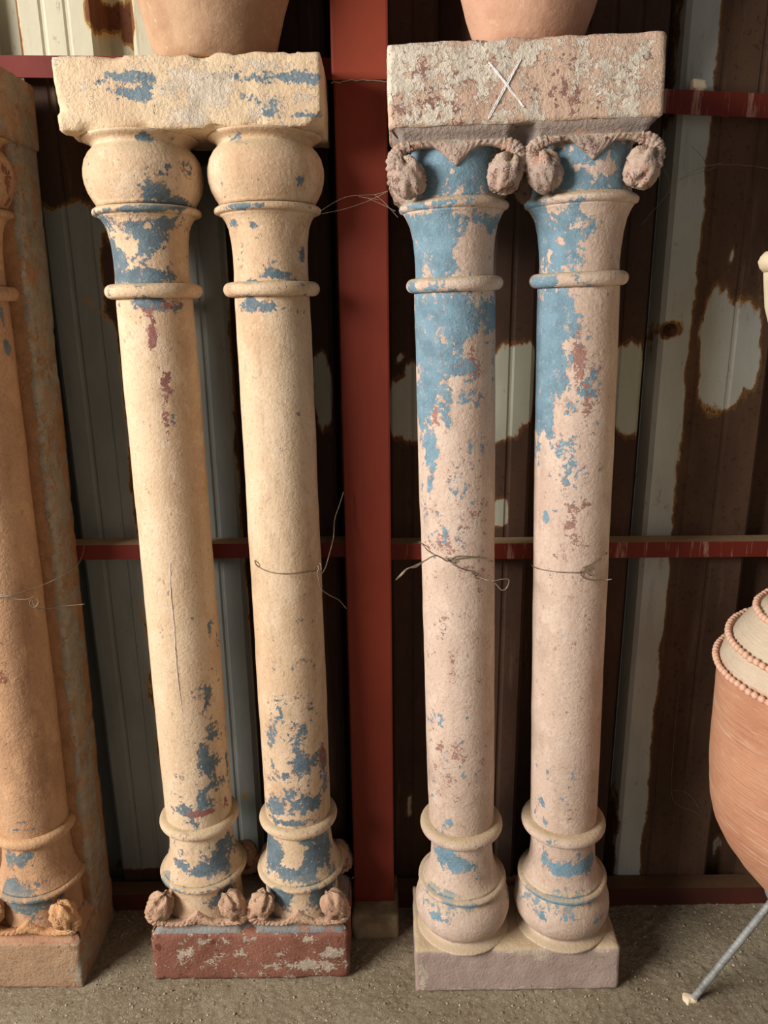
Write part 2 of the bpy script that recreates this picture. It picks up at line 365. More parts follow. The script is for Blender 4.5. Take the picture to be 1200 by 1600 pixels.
def sheet(name, prof, z0, z1, dy, mat, pos, neg=(), base=0.0):
    zs = [z0 + (z1 - z0) * k / max(1, int((z1 - z0) / .02)) for k in range(max(1, int((z1 - z0) / .02)) + 1)]
    vv, at_ = [], []
    for z in zs:
        for x, y in prof:
            vv.append((x, y + dy + .0015 * fbm((x, 0, z), 5, 3), z))
            at_.append(max(base, blobval(x, z, pos, (), 4)) * 1.0 if not neg else blobval(x, z, pos + [(x, z, 1, 1, base)], neg, 4))
    n = len(prof)
    back = [(x, y + .0012, z) for x, y, z in vv]
    off = len(vv)
    fs = [(j * n + i, j * n + i + 1, (j + 1) * n + i + 1, (j + 1) * n + i) for j in range(len(zs) - 1) for i in range(n - 1)]
    fs += [tuple(off + q for q in f[::-1]) for f in list(fs)]
    for j in range(len(zs) - 1):
        fs.append((j * n, (j + 1) * n, off + (j + 1) * n, off + j * n)); e = n - 1
        fs.append(((j) * n + e, off + j * n + e, off + (j + 1) * n + e, (j + 1) * n + e))
    o = mesh('corrugated_sheet', vv + back, fs, mat, wall, smooth=False, attrs={'pale': at_ + at_}, fix=False)
    return o
def wb(px, py, rx, ry, amp=1.0):
    p = at(px, py, WY); s = (p - CAMP).dot(FWD) / F
    return (p.x, p.z, rx * s, ry * s * .95, amp)
ST = [(-.43 + .2 * k, -.30 + .2 * k) for k in range(-4, 5)]
sh = sheet('grey', rib_profile(-1.35, -.292, [s for s in ST if s[1] < -.28]), .0, 1.762, 0, M['sheet_grey'],
      [wb(120, 290, 1, 1, 0)],
      [wb(95, 262, 60, 55), wb(75, 190, 40, 70), wb(192, 560, 10, 120, .8), wb(172, 430, 14, 60, .7), wb(210, 760, 8, 60, .7), wb(377, 700, 8, 260, .9), wb(222, 1372, 40, 16), wb(243, 1100, 6, 200, .9), wb(330, 240, 60, 20)], base=.78)
tag(sh, 'grey painted sheet with brown rust along its top')
sh2 = sheet('cream', rib_profile(-1.35, -.085, [s for s in ST if s[1] < -.08]), 1.752, 2.7, .002, M['sheet_lit'],
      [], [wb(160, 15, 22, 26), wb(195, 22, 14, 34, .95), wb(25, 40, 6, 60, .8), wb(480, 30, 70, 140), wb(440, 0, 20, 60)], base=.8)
tag(sh2, 'upper sheet with its lit cream tone painted in, and rust streaks')
rp = rib_profile(-.330, .585, [(-.23, -.10), (-.03, .10), (.17, .295), (.37, .508), (.5745, .60)])
sh3 = sheet('rust', rp, 0, 2.7, 0, M['sheet_rust'],
      [wb(503, 610, 14, 62), wb(622, 640, 14, 52), wb(644, 630, 16, 66), wb(628, 560, 9, 12, .8), wb(792, 615, 26, 74), wb(772, 640, 20, 50), wb(822, 600, 14, 66), wb(984, 612, 22, 76), wb(970, 590, 14, 56), wb(1000, 600, 10, 40, .8), wb(783, 800, 11, 26), wb(640, 1260, 5, 24, .7), wb(565, 640, 30, 50)])
tag(sh3, 'dark brown rusted sheet with pale paint patches')
rp = rib_profile(.528, 1.4, [(.541, .752), (.86, 1.06), (1.16, 1.36)])
sh4 = sheet('edge', rp, 0, 2.7, -.006, M['sheet_edge'],
      [wb(1085, 60, 20, 120), (.566, 1.0, .030, 9, 1.0), wb(1050, 420, 22, 300), wb(1112, 552, 19, 100), wb(1145, 555, 19, 92), wb(1174, 545, 13, 74, .9), wb(1096, 520, 10, 20, .6), wb(1143, 400, 7, 18, .8), wb(1130, 1340, 9, 24, .7), wb(1010, 900, 28, 500, .95)], [wb(1047, 516, 17, 17, .75), wb(1033, 300, 4, 200, .5)])
tag(sh4, 'half rusted sheet with bare galvanised edge')
# bolt with a rust ring on the galvanised edge
bp = at(1047, 516, WY - .006) - V((0, WY, 0))
vs_, fs = [], []
prof = [(.0125, 0), (.0125, .002), (.007, .003), (.0065, .007), (.003, .009), (0.0004, .0095)]
for r, hh in prof:
    for k in range(18):
        a = 2 * pi * k / 18; vs_.append(V((bp.x + r * cos(a), bp.y - hh, bp.z + r * sin(a))))
for j in range(len(prof) - 1):
    for k in range(18): fs.append((j * 18 + k, j * 18 + (k + 1) % 18, (j + 1) * 18 + (k + 1) % 18, (j + 1) * 18 + k))
fs.append(tuple(range(len(vs_) - 18, len(vs_)))); fs.append(tuple(range(18)))
mesh('bolt', vs_, fs, M['bolt'], sh4)
# roof of the shed, above the frame
prof = rib_profile(-3, 3, [(-2.9 + .3 * k, -2.72 + .3 * k) for k in range(20)])
vv = [(x, y, 2.72 - q * .8) for y in (-.9, WY + .08) for x, q in prof]
n = len(prof)
vv = [(x, y - .6 * (1 if y < 0 else 0), z) for x, y, z in vv]
tag(mesh('ceiling', vv, [(i, i + 1, n + i + 1, n + i) for i in range(n - 1)], M['bolt'], smooth=False), 'corrugated shed roof', kind='structure')

# ------------------------------------------------------------------ steel post, footing and rails
def bevel_box(x0, x1, y0, y1, z0, z1, b=.003, seg=2):
    bm = bmesh.new()
    vs_, fs = box(x0, x1, y0, y1, z0, z1)
    bv = [bm.verts.new(v) for v in vs_]
    for f in fs: bm.faces.new([bv[i] for i in f])
    bmesh.ops.recalc_face_normals(bm, faces=bm.faces)
    bmesh.ops.bevel(bm, geom=list(bm.edges), offset=b, segments=seg, profile=.6, affect='EDGES')
    bm.verts.index_update()
    r = [v.co.copy() for v in bm.verts], [tuple(v.index for v in f.verts) for f in bm.faces]
    bm.free(); return r
PX0, PX1, PY = -.0765, .0135, 1.43
post = tag(empty('steel_post', (0, 0, 0)), 'tall red-painted steel post between the two column pairs', 'post')
mesh('post_shaft', *bevel_box(PX0, PX1, PY, WY - .008, .058, 1.722, .004), M['post'], post, smooth=False)
mesh('upper_section', *bevel_box(PX0 - .003, PX1 + .002, PY - .002, WY - .008, 1.722, 2.7, .004), M['post_lit'], post, smooth=False)
# dusty weld seam
seam = [V((PX0 - .004 + (PX1 - PX0 + .007) * k / 20, PY - .001, 1.722 + .003 * noise.noise(V((k * .5, 0, 0))) - .004 * (abs(k - 10) / 10) ** 2)) for k in range(21)]
mesh('weld_seam', *tube(seam, [.0007 + .0006 * random.random() for _ in seam], 6), M['web'], post)
def rough_box(x0, x1, y0, y1, z0, z1, cell, er, seed, rnd=.006, attrs=None, carve=None):
    """grid box with worn, chipped edges. attrs: {name: fn(x, y, z)}"""
    ns = [max(2, int((b - a) / cell)) for a, b in ((x0, x1), (y0, y1), (z0, z1))]
    idx, vv, fs = {}, [], []
    lo, hi = V((x0, y0, z0)), V((x1, y1, z1))
    def vid(i, j, k):
        if (i, j, k) not in idx:
            p = V((x0 + (x1 - x0) * i / ns[0], y0 + (y1 - y0) * j / ns[1], z0 + (z1 - z0) * k / ns[2]))
            idx[(i, j, k)] = len(vv); vv.append(p)
        return idx[(i, j, k)]
    for a in range(3):
        b, c = (a + 1) % 3, (a + 2) % 3
        for side in (0, ns[a]):
            for u in range(ns[b]):
                for q in range(ns[c]):
                    def mk(du, dq):
                        t = [0, 0, 0]; t[a] = side; t[b] = u + du; t[c] = q + dq; return vid(*t)
                    f = (mk(0, 0), mk(1, 0), mk(1, 1), mk(0, 1))
                    fs.append(f if side else f[::-1])
    out = []
    for p in vv:
        pn = p + V((seed, seed * 2, seed * .7))
        r = rnd * (1 + 1.3 * fbm(pn, 30, 3)) + er * min(1, max(0, fbm(pn, 14, 5) - .12) * 4) * .55
        r = max(.002, r)
        q = V(p)
        inner = V((min(max(p[i], lo[i] + r), hi[i] - r) for i in range(3)))
        d = p - inner
        if d.length > 1e-7:
            nz = sum(1 for i in range(3) if abs(d[i]) > 1e-7)
            if nz > 1: q = inner + d.normalized() * r
        q += V((fbm(pn, 30, 3), fbm(pn + V((9, 0, 0)), 30, 3), fbm(pn + V((0, 9, 0)), 30, 3))) * .0016
        if carve: q = carve(q)
        out.append(q)
    at_ = {k: [fn(*p) for p in vv] for k, fn in (attrs or {}).items()}
    return out, fs, at_
v_, f_, _ = rough_box(-.082, .022, 1.389, WY - .01, -.03, .06, .008, .012, 3, .006)
tag(mesh('concrete_footing', v_, f_, M['concrete'], fix=False), 'crumbling concrete footing under the red steel post', 'footing')

def rail(x0, x1, ztop0, ztop1, hgt, mat, label, yf=1.475):
    n = 24; vs_ = []
    t = .005
    sec = [(yf, 0), (WY - .008, 0), (WY - .008, -t), (yf + t, -t), (yf + t, -hgt), (yf, -hgt)]
    for k in range(n + 1):
        x = x0 + (x1 - x0) * k / n; zt = ztop0 + (ztop1 - ztop0) * k / n
        wv = .0006 * noise.noise(V((x * 6, ztop0, 0)))
        vs_ += [V((x, y + wv, zt + z + wv)) for y, z in sec]
    m = len(sec)
    fs = [(k * m + i, k * m + (i + 1) % m, (k + 1) * m + (i + 1) % m, (k + 1) * m + i) for k in range(n) for i in range(m)]
    fs += [tuple(range(m)), tuple(n * m + i for i in range(m))]
    o = mesh('wall_rail', vs_, fs, mat, smooth=False)
    return tag(o, label, 'rail', 'red steel wall rails')
rail(-1.35, PX0 + .001, .898, .897, .031, M['rail'], 'red steel rail at mid height behind the cream column pair')
rail(PX1 - .001, 1.4, .892, .888, .033, M['rail_streaked'], 'red steel rail at mid height behind the blue-painted column pair')
rail(-1.35, PX0 - .002, 1.79, 1.768, .034, M['rail'], 'red steel rail at top left above the leaning pilaster')
rail(PX1 + .003, 1.4, 1.741, 1.665, .038, M['rail_streaked'], 'drip-streaked sloping red rail at top right on the rusted wall')
rail(-1.35, PX0 - .006, .044, .044, .05, M['rail_brown'], 'grimy red bottom rail on the floor behind the cream column pair')
rail(PX1 + .009, 1.4, .046, .046, .052, M['rail_brown'], 'grimy red bottom rail on the floor behind the blue-painted pair')
# lump of mortar lying on the streaked rail
p = at(1092, 131, 1.492)
v_, f_, _ = rough_box(p.x - .014, p.x + .014, 1.478, 1.506, p.z - .012, p.z + .005, .0025, .006, 5, .0075)
tag(mesh('mortar_lump', v_, f_, M['cream_clay'], fix=False), 'small pale mortar lump on the streaked top rail', 'lump')

# ------------------------------------------------------------------ column pairs
PROF_BULB = [(.0955, .1050), (.0930, .1085), (.0830, .1135), (.0785, .1180), (.0800, .1215), (.0870, .1290), (.0935, .1400), (.0970, .1530), (.0977, .1640), (.0965, .1760), (.0930, .1890), (.0870, .2010), (.0825, .2080), (.0815, .2120)]
PROF_FL1 = [(.0780, .2135), (.0855, .2142), (.0893, .2168), (.0905, .2200), (.0900, .2238), (.0868, .2258), (.0800, .2272), (.0740, .2290)]
PROF_NECK1 = [(.0830, .2262), (.0775, .2300), (.0725, .2380), (.0680, .2500), (.0650, .2700), (.0635, .2950), (.0635, .3200), (.0645, .3380)]
def torus_prof(z, r0, R, hz):
    return [(r0, z - hz * 1.02), (r0 + .2 * (R - r0), z - hz)] + [(R - hz * .95 + hz * .95 * cos(a), z + hz * sin(a)) for a in [radians(q) for q in range(-80, 81, 16)]] + [(r0 + .2 * (R - r0), z + hz), (r0, z + hz * 1.02)]
PROF_RC = torus_prof(.3483, .0640, .0835, .0120)
PROF_RB = torus_prof(1.3978, .0640, .0808, .0115)
PROF_SHAFT = [(.0645, .3550), (.0655, .3700), (.0658, .42), (.0666, .60), (.0672, .9), (.0678, 1.2), (.0679, 1.36), (.0672, 1.39)]
PROF_NECK2 = [(.0650, 1.4040), (.0648, 1.4220), (.0655, 1.4450), (.0680, 1.4700), (.0725, 1.4900), (.0790, 1.5040), (.0835, 1.5110)]
PROF_FL2 = [(.0760, 1.5085), (.0835, 1.5105), (.0885, 1.5130), (.0901, 1.5165), (.0898, 1.5200), (.0868, 1.5232), (.0810, 1.5265), (.0760, 1.5310)]
PROF_BELL = [(.0795, 1.5270), (.0770, 1.5360), (.0755, 1.5520), (.0752, 1.5700), (.0765, 1.5880), (.0780, 1.6060)]
ALLP = sorted([(z, r) for P_ in (PROF_BULB, PROF_FL1, PROF_NECK1, PROF_RC, PROF_SHAFT, PROF_RB, PROF_NECK2, PROF_FL2, PROF_BELL) for r, z in P_])
def prof_r(z):
    b = ALLP[0]
    for a in ALLP:
        if a[0] >= z: return a[1]
    return ALLP[-1][1]
def col_blob(key, ci, px, py, rx, ry, amp=1.0):
    """photo position -> (angle deg, local z, metres around, metres up, amp) on a column"""
    P_ = POSE[key]; cx = (-S / 2, S / 2)[ci]
    o = P_['I'] @ CAMP; d = P_['I'].to_3x3() @ ray(px, py)
    r = .068
    for _ in range(3):
        a = d.x ** 2 + d.y ** 2; ox, oy = o.x - cx, o.y - AXY
        b = ox * d.x + oy * d.y; c = ox * ox + oy * oy - r * r
        disc = b * b - a * c
        t = (-b - sqrt(disc)) / a if disc > 0 else -b / a
        q = o + d * t
        zc = H - q.z if P_['flip'] else q.z
        r = prof_r(zc)
    s = t / F * (d.length / ray(px, py).length)
    return (degrees(atan2(q.x - cx, -(q.y - AXY))), q.z, rx * s, ry * s, amp)
def col_val(a, z, r, blobs, negs):
    def g(b):
        da = (a - b[0] + 180) % 360 - 180
        d = (radians(da) * r / b[2]) ** 2 + ((z - b[1]) / b[3]) ** 2
        return b[4] * exp(-.7 * d) if d < 8 else 0
    v = 0
    for b in blobs: v = max(v, g(b))
    for b in negs: v *= 1 - min(1, g(b) * 1.0)
    return v
def dens(prof, step):
    out = []
    for (r0, z0), (r1, z1) in zip(prof, prof[1:]):
        n = max(1, int(sqrt((r1 - r0) ** 2 + (z1 - z0) ** 2) / step))
        out += [(r0 + (r1 - r0) * k / n, z0 + (z1 - z0) * k / n) for k in range(n)]
    return out + [prof[-1]]
def lathe(name, key, ci, prof, mat, parent, paint, step=.005, seg=88, wob=.0008):
    P_ = POSE[key]; flip = P_['flip']; cx = (-S / 2, S / 2)[ci]
    vv, bl, ro = [], [], []
    prof = dens(prof, step)
    pos, neg, rose = paint
    for r, z in prof:
        zz = H - z if flip else z
        for k in range(seg):
            a = 360 * k / seg - 180
            ar = radians(a)
            p = V((cx + r * sin(ar), AXY - r * cos(ar), zz))
            dd = wob * fbm(p + V((ci * 5, 0, 0)), 12, 3) + .0012 * noise.noise(V((ci * 7, len(key), z * 5)))
            p += V((sin(ar), -cos(ar), 0)) * dd
            vv.append(p); bl.append(col_val(a, zz, r, pos, neg)); ro.append(col_val(a, zz, r, rose, ()))
    n = len(prof)
    fs = [(j * seg + k, j * seg + (k + 1) % seg, (j + 1) * seg + (k + 1) % seg, (j + 1) * seg + k) for j in range(n - 1) for k in range(seg)]
    fs += [tuple(range(seg)), tuple((n - 1) * seg + k for k in range(seg))]
    return mesh(name, vv, fs, mat, parent, attrs={'blue': bl, 'rose': ro})

def bud_mesh(seed):
    """closed crocket bud: ovoid wrapped in overlapping petals"""
    vv, fs = [], []; nu, nv = 36, 22
    for j in range(nv + 1):
        ph = pi * j / nv
        for k in range(nu):
            a = 2 * pi * k / nu
            p = V((sin(ph) * cos(a), sin(ph) * sin(a), cos(ph)))
            tw = a * 5 + ph * 1.6 + seed
            pet = abs(sin(tw / 2)) ** .5
            r = .78 + .22 * pet + .10 * sin(4 * ph + 2.5 * cos(tw)) + .08 * noise.noise(p * 4 + V((seed, 0, 0)))
            vv.append(V((p.x * .0275 * r, p.y * .0250 * r, p.z * .0300 * r)))
    for j in range(nv):
        for k in range(nu):
            k2 = (k + 1) % nu
            fs.append((j * nu + k, j * nu + k2, (j + 1) * nu + k2, (j + 1) * nu + k))
    return vv, fs
def build_pair(key, name, label, cat, mats, paints, blk1, blk2, depth, slab=False):
    P_ = POSE[key]; flip = P_['flip']
    root = tag(empty(name, P_['loc'], P_['rot']), label, cat)
    fz = (lambda z: H - z) if flip else (lambda z: z)
    mp = (lambda v: V((-v[0], v[1], H - v[2]))) if flip else (lambda v: V(v))
    # blocks
    for (za, zb, Wd, (mat, attrs, er, nm, seed)) in ((0, T1, W1, blk1), (H - T2, H, W2, blk2)):
        z0, z1 = sorted((fz(za), fz(zb)))
        v_, f_, at_ = rough_box(-Wd / 2, Wd / 2, 0, depth, z0, z1, .007, er, seed, .004, attrs)
        mesh(nm, v_, f_, mat, root, attrs=at_, fix=False)
    # cavetto under the flower block, drilled between the columns
    zt, zb = H - T2 + .001, H - T2 - .024
    rows = [(zt, .004), (zt - .004, .005), (zt - .010, .011), (zt - .015, .016), (zt - .020, .019), (zb, .020)]
    vv, fs = [], []
    per = []
    hw = W2 / 2
    nxp = 70
    for k in range(nxp): per.append((-1 + 2 * k / nxp, 0))
    for k in range(20): per.append((1, k / 20))
    for k in range(nxp): per.append((1 - 2 * k / nxp, 1))
    for k in range(20): per.append((-1, 1 - k / 20))
    for z, ins in rows:
        for u, t in per:
            x = u * (hw - ins); y = ins + t * (depth - 2 * ins)
            if t == 0:
                for cxh, rr in ((0, .021), (-hw, .016), (hw, .016)):
                    d = sqrt((x - cxh) ** 2 + ((z - (H - T2 - .016)) * .85) ** 2)
                    if d < rr: y += .026 * sqrt(1 - (d / rr) ** 2)
            p = V((x, y, z)); y2 = .0008 * fbm(p, 40, 3)
            vv.append(mp(p + V((0, y2, 0))))
    npq = len(per)
    for j in range(len(rows) - 1):
        for k in range(npq): fs.append((j * npq + k, j * npq + (k + 1) % npq, (j + 1) * npq + (k + 1) % npq, (j + 1) * npq + k))
    fs.append(tuple((len(rows) - 1) * npq + k for k in range(npq)))
    mesh('cavetto', vv, fs, mats['cavetto'], root)
    # slab behind engaged columns
    if slab:
        v_, f_, at_ = rough_box(-W2 / 2 + .002, W2 / 2 - .002, .098, depth - .001, T1 * .5, H - T1 * .5, .009, .012, 21, .004,
                                {'pale': lambda x, y, z: .62 if x > W2 / 2 - .012 else 0.0, 'orange': lambda x, y, z: (.62 if y > .165 and z < 1.2 else .30) if x > W2 / 2 - .012 else .95})
        mesh('backing_slab', v_, f_, mats['slab'], root, attrs=at_, fix=False)
    # columns
    for ci in (0, 1):
        pt = paints[ci]
        sh_ = lathe('column_shaft', key, ci, PROF_SHAFT, mats['col'], root, pt, .006)
        for nm, pf in (('bulb', PROF_BULB), ('flange', PROF_FL1), ('neck', PROF_NECK1), ('ring', PROF_RC), ('ring', PROF_RB), ('neck', PROF_NECK2), ('flange', PROF_FL2), ('bell', PROF_BELL)):
            lathe(nm, key, ci, pf, mats['col'], sh_, pt, .004)
        # scrolls: front, and the back ones that show past the sides
        cx = (-S / 2, S / 2)[ci]
        for back in ((0,) if slab else (0, 1)):
            def yy(y): return y if not back else 2 * AXY - y
            vlist = []
            sy = -1 if back else 1
            # leafy lip under the cavetto with the drooping V in its middle
            nxs, nt = 64, 18
            vv, fs = [], []
            for a in range(nxs + 1):
                x = -.088 + .176 * a / nxs; ax = abs(x)
                zt_ = 1.6065 - .006 * max(0, (ax - .07) / .018) ** 2
                zb_ = zt_ - .0105 - .028 * max(0, 1 - ax / .034) ** 1.2 - .012 * min(1, max(0, (ax - .050) / .034)) ** 1.5
                zc, hz = (zt_ + zb_) / 2, (zt_ - zb_) / 2
                for b in range(nt):
                    th = 2 * pi * b / nt
                    y = -.010 * cos(th); z = sin(th)
                    vein = .0016 * sin(ax * 620 - z * hz * 500) * max(0, cos(th)) + .0012 * sin(z * 7) * max(0, cos(th))
                    nz = .0010 * fbm((x * 1.0 + cx, z * hz, 2), 90, 3)
                    vv.append(mp((cx + x, yy(.009 + y - vein - nz), zc + z * hz)))
            for a in range(nxs):
                for b in range(nt):
                    b2 = (b + 1) % nt; fs.append((a * nt + b, a * nt + b2, (a + 1) * nt + b2, (a + 1) * nt + b))
            fs += [tuple(range(nt)), tuple(nxs * nt + b for b in range(nt))]
            vlist.append((vv, fs))
            for sg in (-1, 1):
                P3 = catmull([(cx + sg * a, yy(b), c) for a, b, c in ((.070, .008, 1.5985), (.083, .007, 1.5945), (.0925, .006, 1.585), (.0955, .006, 1.573), (.0925, .007, 1.560), (.086, .009, 1.548))], 8)
                n = len(P3)
                for dx, dyy, dr in ((0, 0, 1.0), (.004, -.003, .55), (-.004, -.0045, .5), (.0005, -.007, .4)):
                    rad = [(.0085 + .0035 * sin(pi * k / (n - 1))) * dr * (1 + .14 * sin(k * 1.3 + dx * 900)) for k in range(n)]
                    vlist.append(tube([mp(p + V((sg * dx, dyy * sy, dx * .6))) for p in P3], rad, 10))
            sc = mesh('leaf_scroll', *join(vlist), mats['scroll'], root)
            for sg in (-1, 1):
                bv, bf = bud_mesh(ci * 2 + sg + back * 5)
                c = V((cx + sg * .0745, yy(.0045), 1.5560))
                rz = Matrix.Rotation(radians(22 * sg), 3, 'Y') @ Matrix.Rotation(radians(random.uniform(-15, 15)), 3, 'Z')
                if ci == 0 and sg == 1 or ci == 1 and sg == -1: c.x -= sg * .001
                mesh('flower_bud', [mp(c + rz @ v) for v in bv], bf, mats['scroll'], sc)
    return root
def px_plane(key, px, py, y=0.0):
    """photo position -> local point on the block front plane of a pair"""
    P_ = POSE[key]; o = P_['I'] @ CAMP; d = P_['I'].to_3x3() @ ray(px, py)
    return o + d * ((y - o.y) / d.y)
def fblobs(key, lst):
    out = []
    for b in lst:
        q = px_plane(key, b[0], b[1]); s = q.length and ((POSE[key]['M'] @ q) - CAMP).dot(FWD) / F
        out.append((q.x, q.z, b[2] * s, b[3] * s, b[4] if len(b) > 4 else 1.0))
    return out
def ffun(key, lst, base=0.0, neg=()):
    B = fblobs(key, lst); G = fblobs(key, neg)
    return lambda x, y, z: blobval(x, z, B + [(x, z, 1, 1, base)], G) if y < .02 else base
def paint(key, ci, pos, neg=(), rose=()):
    return tuple([col_blob(key, ci, *b) for b in lst] for lst in (pos, neg, rose))

# --- cream pair on the left (bulbs up)
pL0 = paint('L', 0,
  [(332, 1140, 28, 130, .40), (255, 285, 50, 40, .36), (310, 1250, 50, 50, .42), (300, 1340, 60, 50, .42),(180, 400, 40, 50, .8), (165, 350, 30, 12, .8), (240, 350, 60, 10, .9), (288, 262, 18, 16, .85), (262, 262, 8, 10, .7), (248, 300, 22, 12, .85), (275, 318, 40, 10, .9), (205, 326, 60, 4, .9), (222, 216, 14, 6, .9),
   (225, 380, 70, 34, .95), (228, 430, 66, 12, .95), (190, 400, 18, 40, .8), (235, 476, 42, 11, .9), (186, 478, 6, 10, .6), (140, 290, 8, 24, .6),
   (322, 1195, 14, 36, .85), (335, 1225, 16, 22, .8), (318, 1255, 22, 20, .85), (290, 1268, 26, 14, .75), (330, 1150, 10, 16, .65), (326, 1080, 7, 12, .6), (328, 985, 5, 14, .75), (355, 1200, 6, 40, .6),
   (345, 1335, 30, 26, .95), (320, 1360, 40, 14, .9), (278, 1352, 20, 10, .85), (350, 1400, 26, 18, .85), (262, 1372, 12, 14, .8), (305, 1388, 40, 6, .7)],
  [(280, 385, 22, 34, .9), (206, 384, 12, 14, .9), (186, 372, 9, 12, .9), (255, 400, 12, 10, .6), (232, 355, 9, 6, .5), (300, 1330, 24, 22, .9)],
  [(238, 520, 7, 26, .85), (232, 490, 16, 12, .7), (262, 478, 30, 5, .7), (262, 600, 9, 34, .8), (258, 640, 6, 40, .7), (322, 1270, 30, 6, .8), (352, 1255, 10, 14, .7)])
pL1 = paint('L', 1,
  [(465, 1165, 50, 100, .42), (470, 1250, 60, 50, .46), (470, 1360, 70, 60, .46), (430, 400, 60, 60, .28),(372, 322, 34, 5, .9), (466, 283, 7, 8, .75), (485, 325, 8, 4, .7), (472, 402, 7, 14, .9), (368, 348, 14, 6, .85), (396, 352, 9, 5, .8), (432, 430, 28, 7, .8), (388, 440, 22, 4, .8),
   (392, 477, 26, 12, .9), (424, 480, 26, 12, .85), (505, 300, 4, 20, .6), (372, 214, 12, 5, .6),
   (426, 1165, 10, 24, .75), (470, 1190, 20, 22, .75), (450, 1215, 22, 14, .75), (430, 1262, 22, 18, .85), (480, 1255, 30, 22, .85), (505, 1205, 12, 40, .75), (440, 1120, 8, 18, .55), (475, 1140, 10, 16, .6), (455, 1285, 40, 8, .8),
   (430, 1335, 30, 30, .95), (500, 1335, 34, 34, .95), (465, 1362, 60, 14, .95), (440, 1398, 34, 22, .95), (505, 1400, 28, 26, .95), (478, 1318, 14, 12, .8)],
  [(457, 1335, 15, 15, .95), (462, 1350, 20, 8, .8), (470, 1405, 12, 18, .9)],
  [(490, 505, 4, 20, .5), (505, 1180, 8, 30, .7), (440, 1250, 12, 10, .6)])
blkL1 = (M['cream_block'], {'blue': ffun('L', [(205, 122, 44, 10, .8), (205, 148, 34, 12, .85), (168, 140, 26, 10, .6), (262, 136, 14, 6, .8), (432, 122, 84, 11, .85), (480, 122, 30, 12, .9), (425, 165, 24, 16, .75), (470, 180, 30, 6, .7), (385, 150, 30, 10, .5)], .0),
                            'pale': ffun('L', [(320, 140, 48, 34, .8), (300, 180, 40, 16, .7), (470, 155, 30, 16, .55), (400, 100, 60, 10, .5)], .18)}, .034, 'top_block', 11)
blkL2 = (M['red_block'], {'rose': lambda x, y, z: .25, 'pale': ffun('L', [(290, 1488, 26, 10, .75), (490, 1508, 44, 9, .8), (515, 1490, 16, 8, .75), (420, 1508, 20, 6, .7), (350, 1492, 40, 5, .6), (490, 1468, 40, 5, .7), (535, 1485, 6, 14, .7)], .15)}, .012, 'base_block', 12)
matsL = dict(col=M['cream'], scroll=M['scroll_pink'], cavetto=M['cavetto_blue'])
L_root = build_pair('L', 'column_pair', 'pair of cream plaster columns with bulbous tops under a chipped cream block', 'columns', matsL, (pL0, pL1), blkL1, blkL2, .172)

# --- blue-painted pair on the right (flowers up)
pR0 = paint('R', 0,
  [(735, 620, 40, 100, .43), (715, 790, 60, 110, .31), (716, 1415, 80, 36, .40), (705, 1190, 60, 80, .30), (720, 1340, 60, 40, .36), (652, 268, 60, 60, 1), (654, 385, 50, 56, 1), (655, 520, 44, 70, 1), (657, 610, 30, 70, .85), (766, 490, 40, 40, .8), (770, 350, 30, 14, .7), (640, 320, 20, 14, .9),(715, 262, 70, 46, 1), (690, 245, 50, 30, 1), (760, 275, 40, 30, .95), (650, 322, 30, 8, .9), (715, 314, 50, 5, .7),
   (690, 380, 60, 48, 1), (740, 350, 40, 16, .9), (690, 432, 40, 8, .55), (660, 455, 20, 8, .7),
   (700, 500, 62, 46, 1), (690, 570, 40, 50, .95), (665, 620, 20, 50, .85), (742, 520, 26, 40, .8), (690, 640, 34, 40, .62), (672, 690, 16, 56, .8), (672, 745, 8, 26, .75), (740, 590, 30, 40, .58), (735, 700, 5, 30, .55), (770, 560, 8, 60, .6), (660, 760, 6, 20, .6), (790, 880, 10, 10, 0),
   (702, 1285, 7, 7, .75), (690, 1335, 24, 18, .95), (712, 1352, 22, 14, .95), (690, 1388, 40, 6, .85), (665, 1400, 14, 22, .6), (716, 1402, 50, 4, .7), (690, 1432, 26, 6, .55), (776, 1310, 8, 6, .7), (790, 1395, 8, 24, .7), (670, 1215, 4, 8, .6), (715, 1325, 16, 6, .7)],
  [(745, 380, 20, 30, .9), (720, 395, 20, 12, .6), (706, 268, 6, 5, .8), (745, 545, 14, 16, .8), (755, 575, 16, 24, .7), (712, 600, 12, 10, .8), (650, 380, 5, 9, .8), (725, 650, 20, 14, .6), (715, 512, 22, 14, .35)],
  [(680, 655, 8, 14, .7), (735, 560, 30, 60, .42), (715, 900, 60, 240, .30), (700, 1200, 50, 80, .40), (690, 490, 12, 8, .4), (700, 1220, 14, 20, .55), (750, 830, 10, 20, .4), (740, 900, 6, 10, .4), (690, 980, 20, 30, .35)])
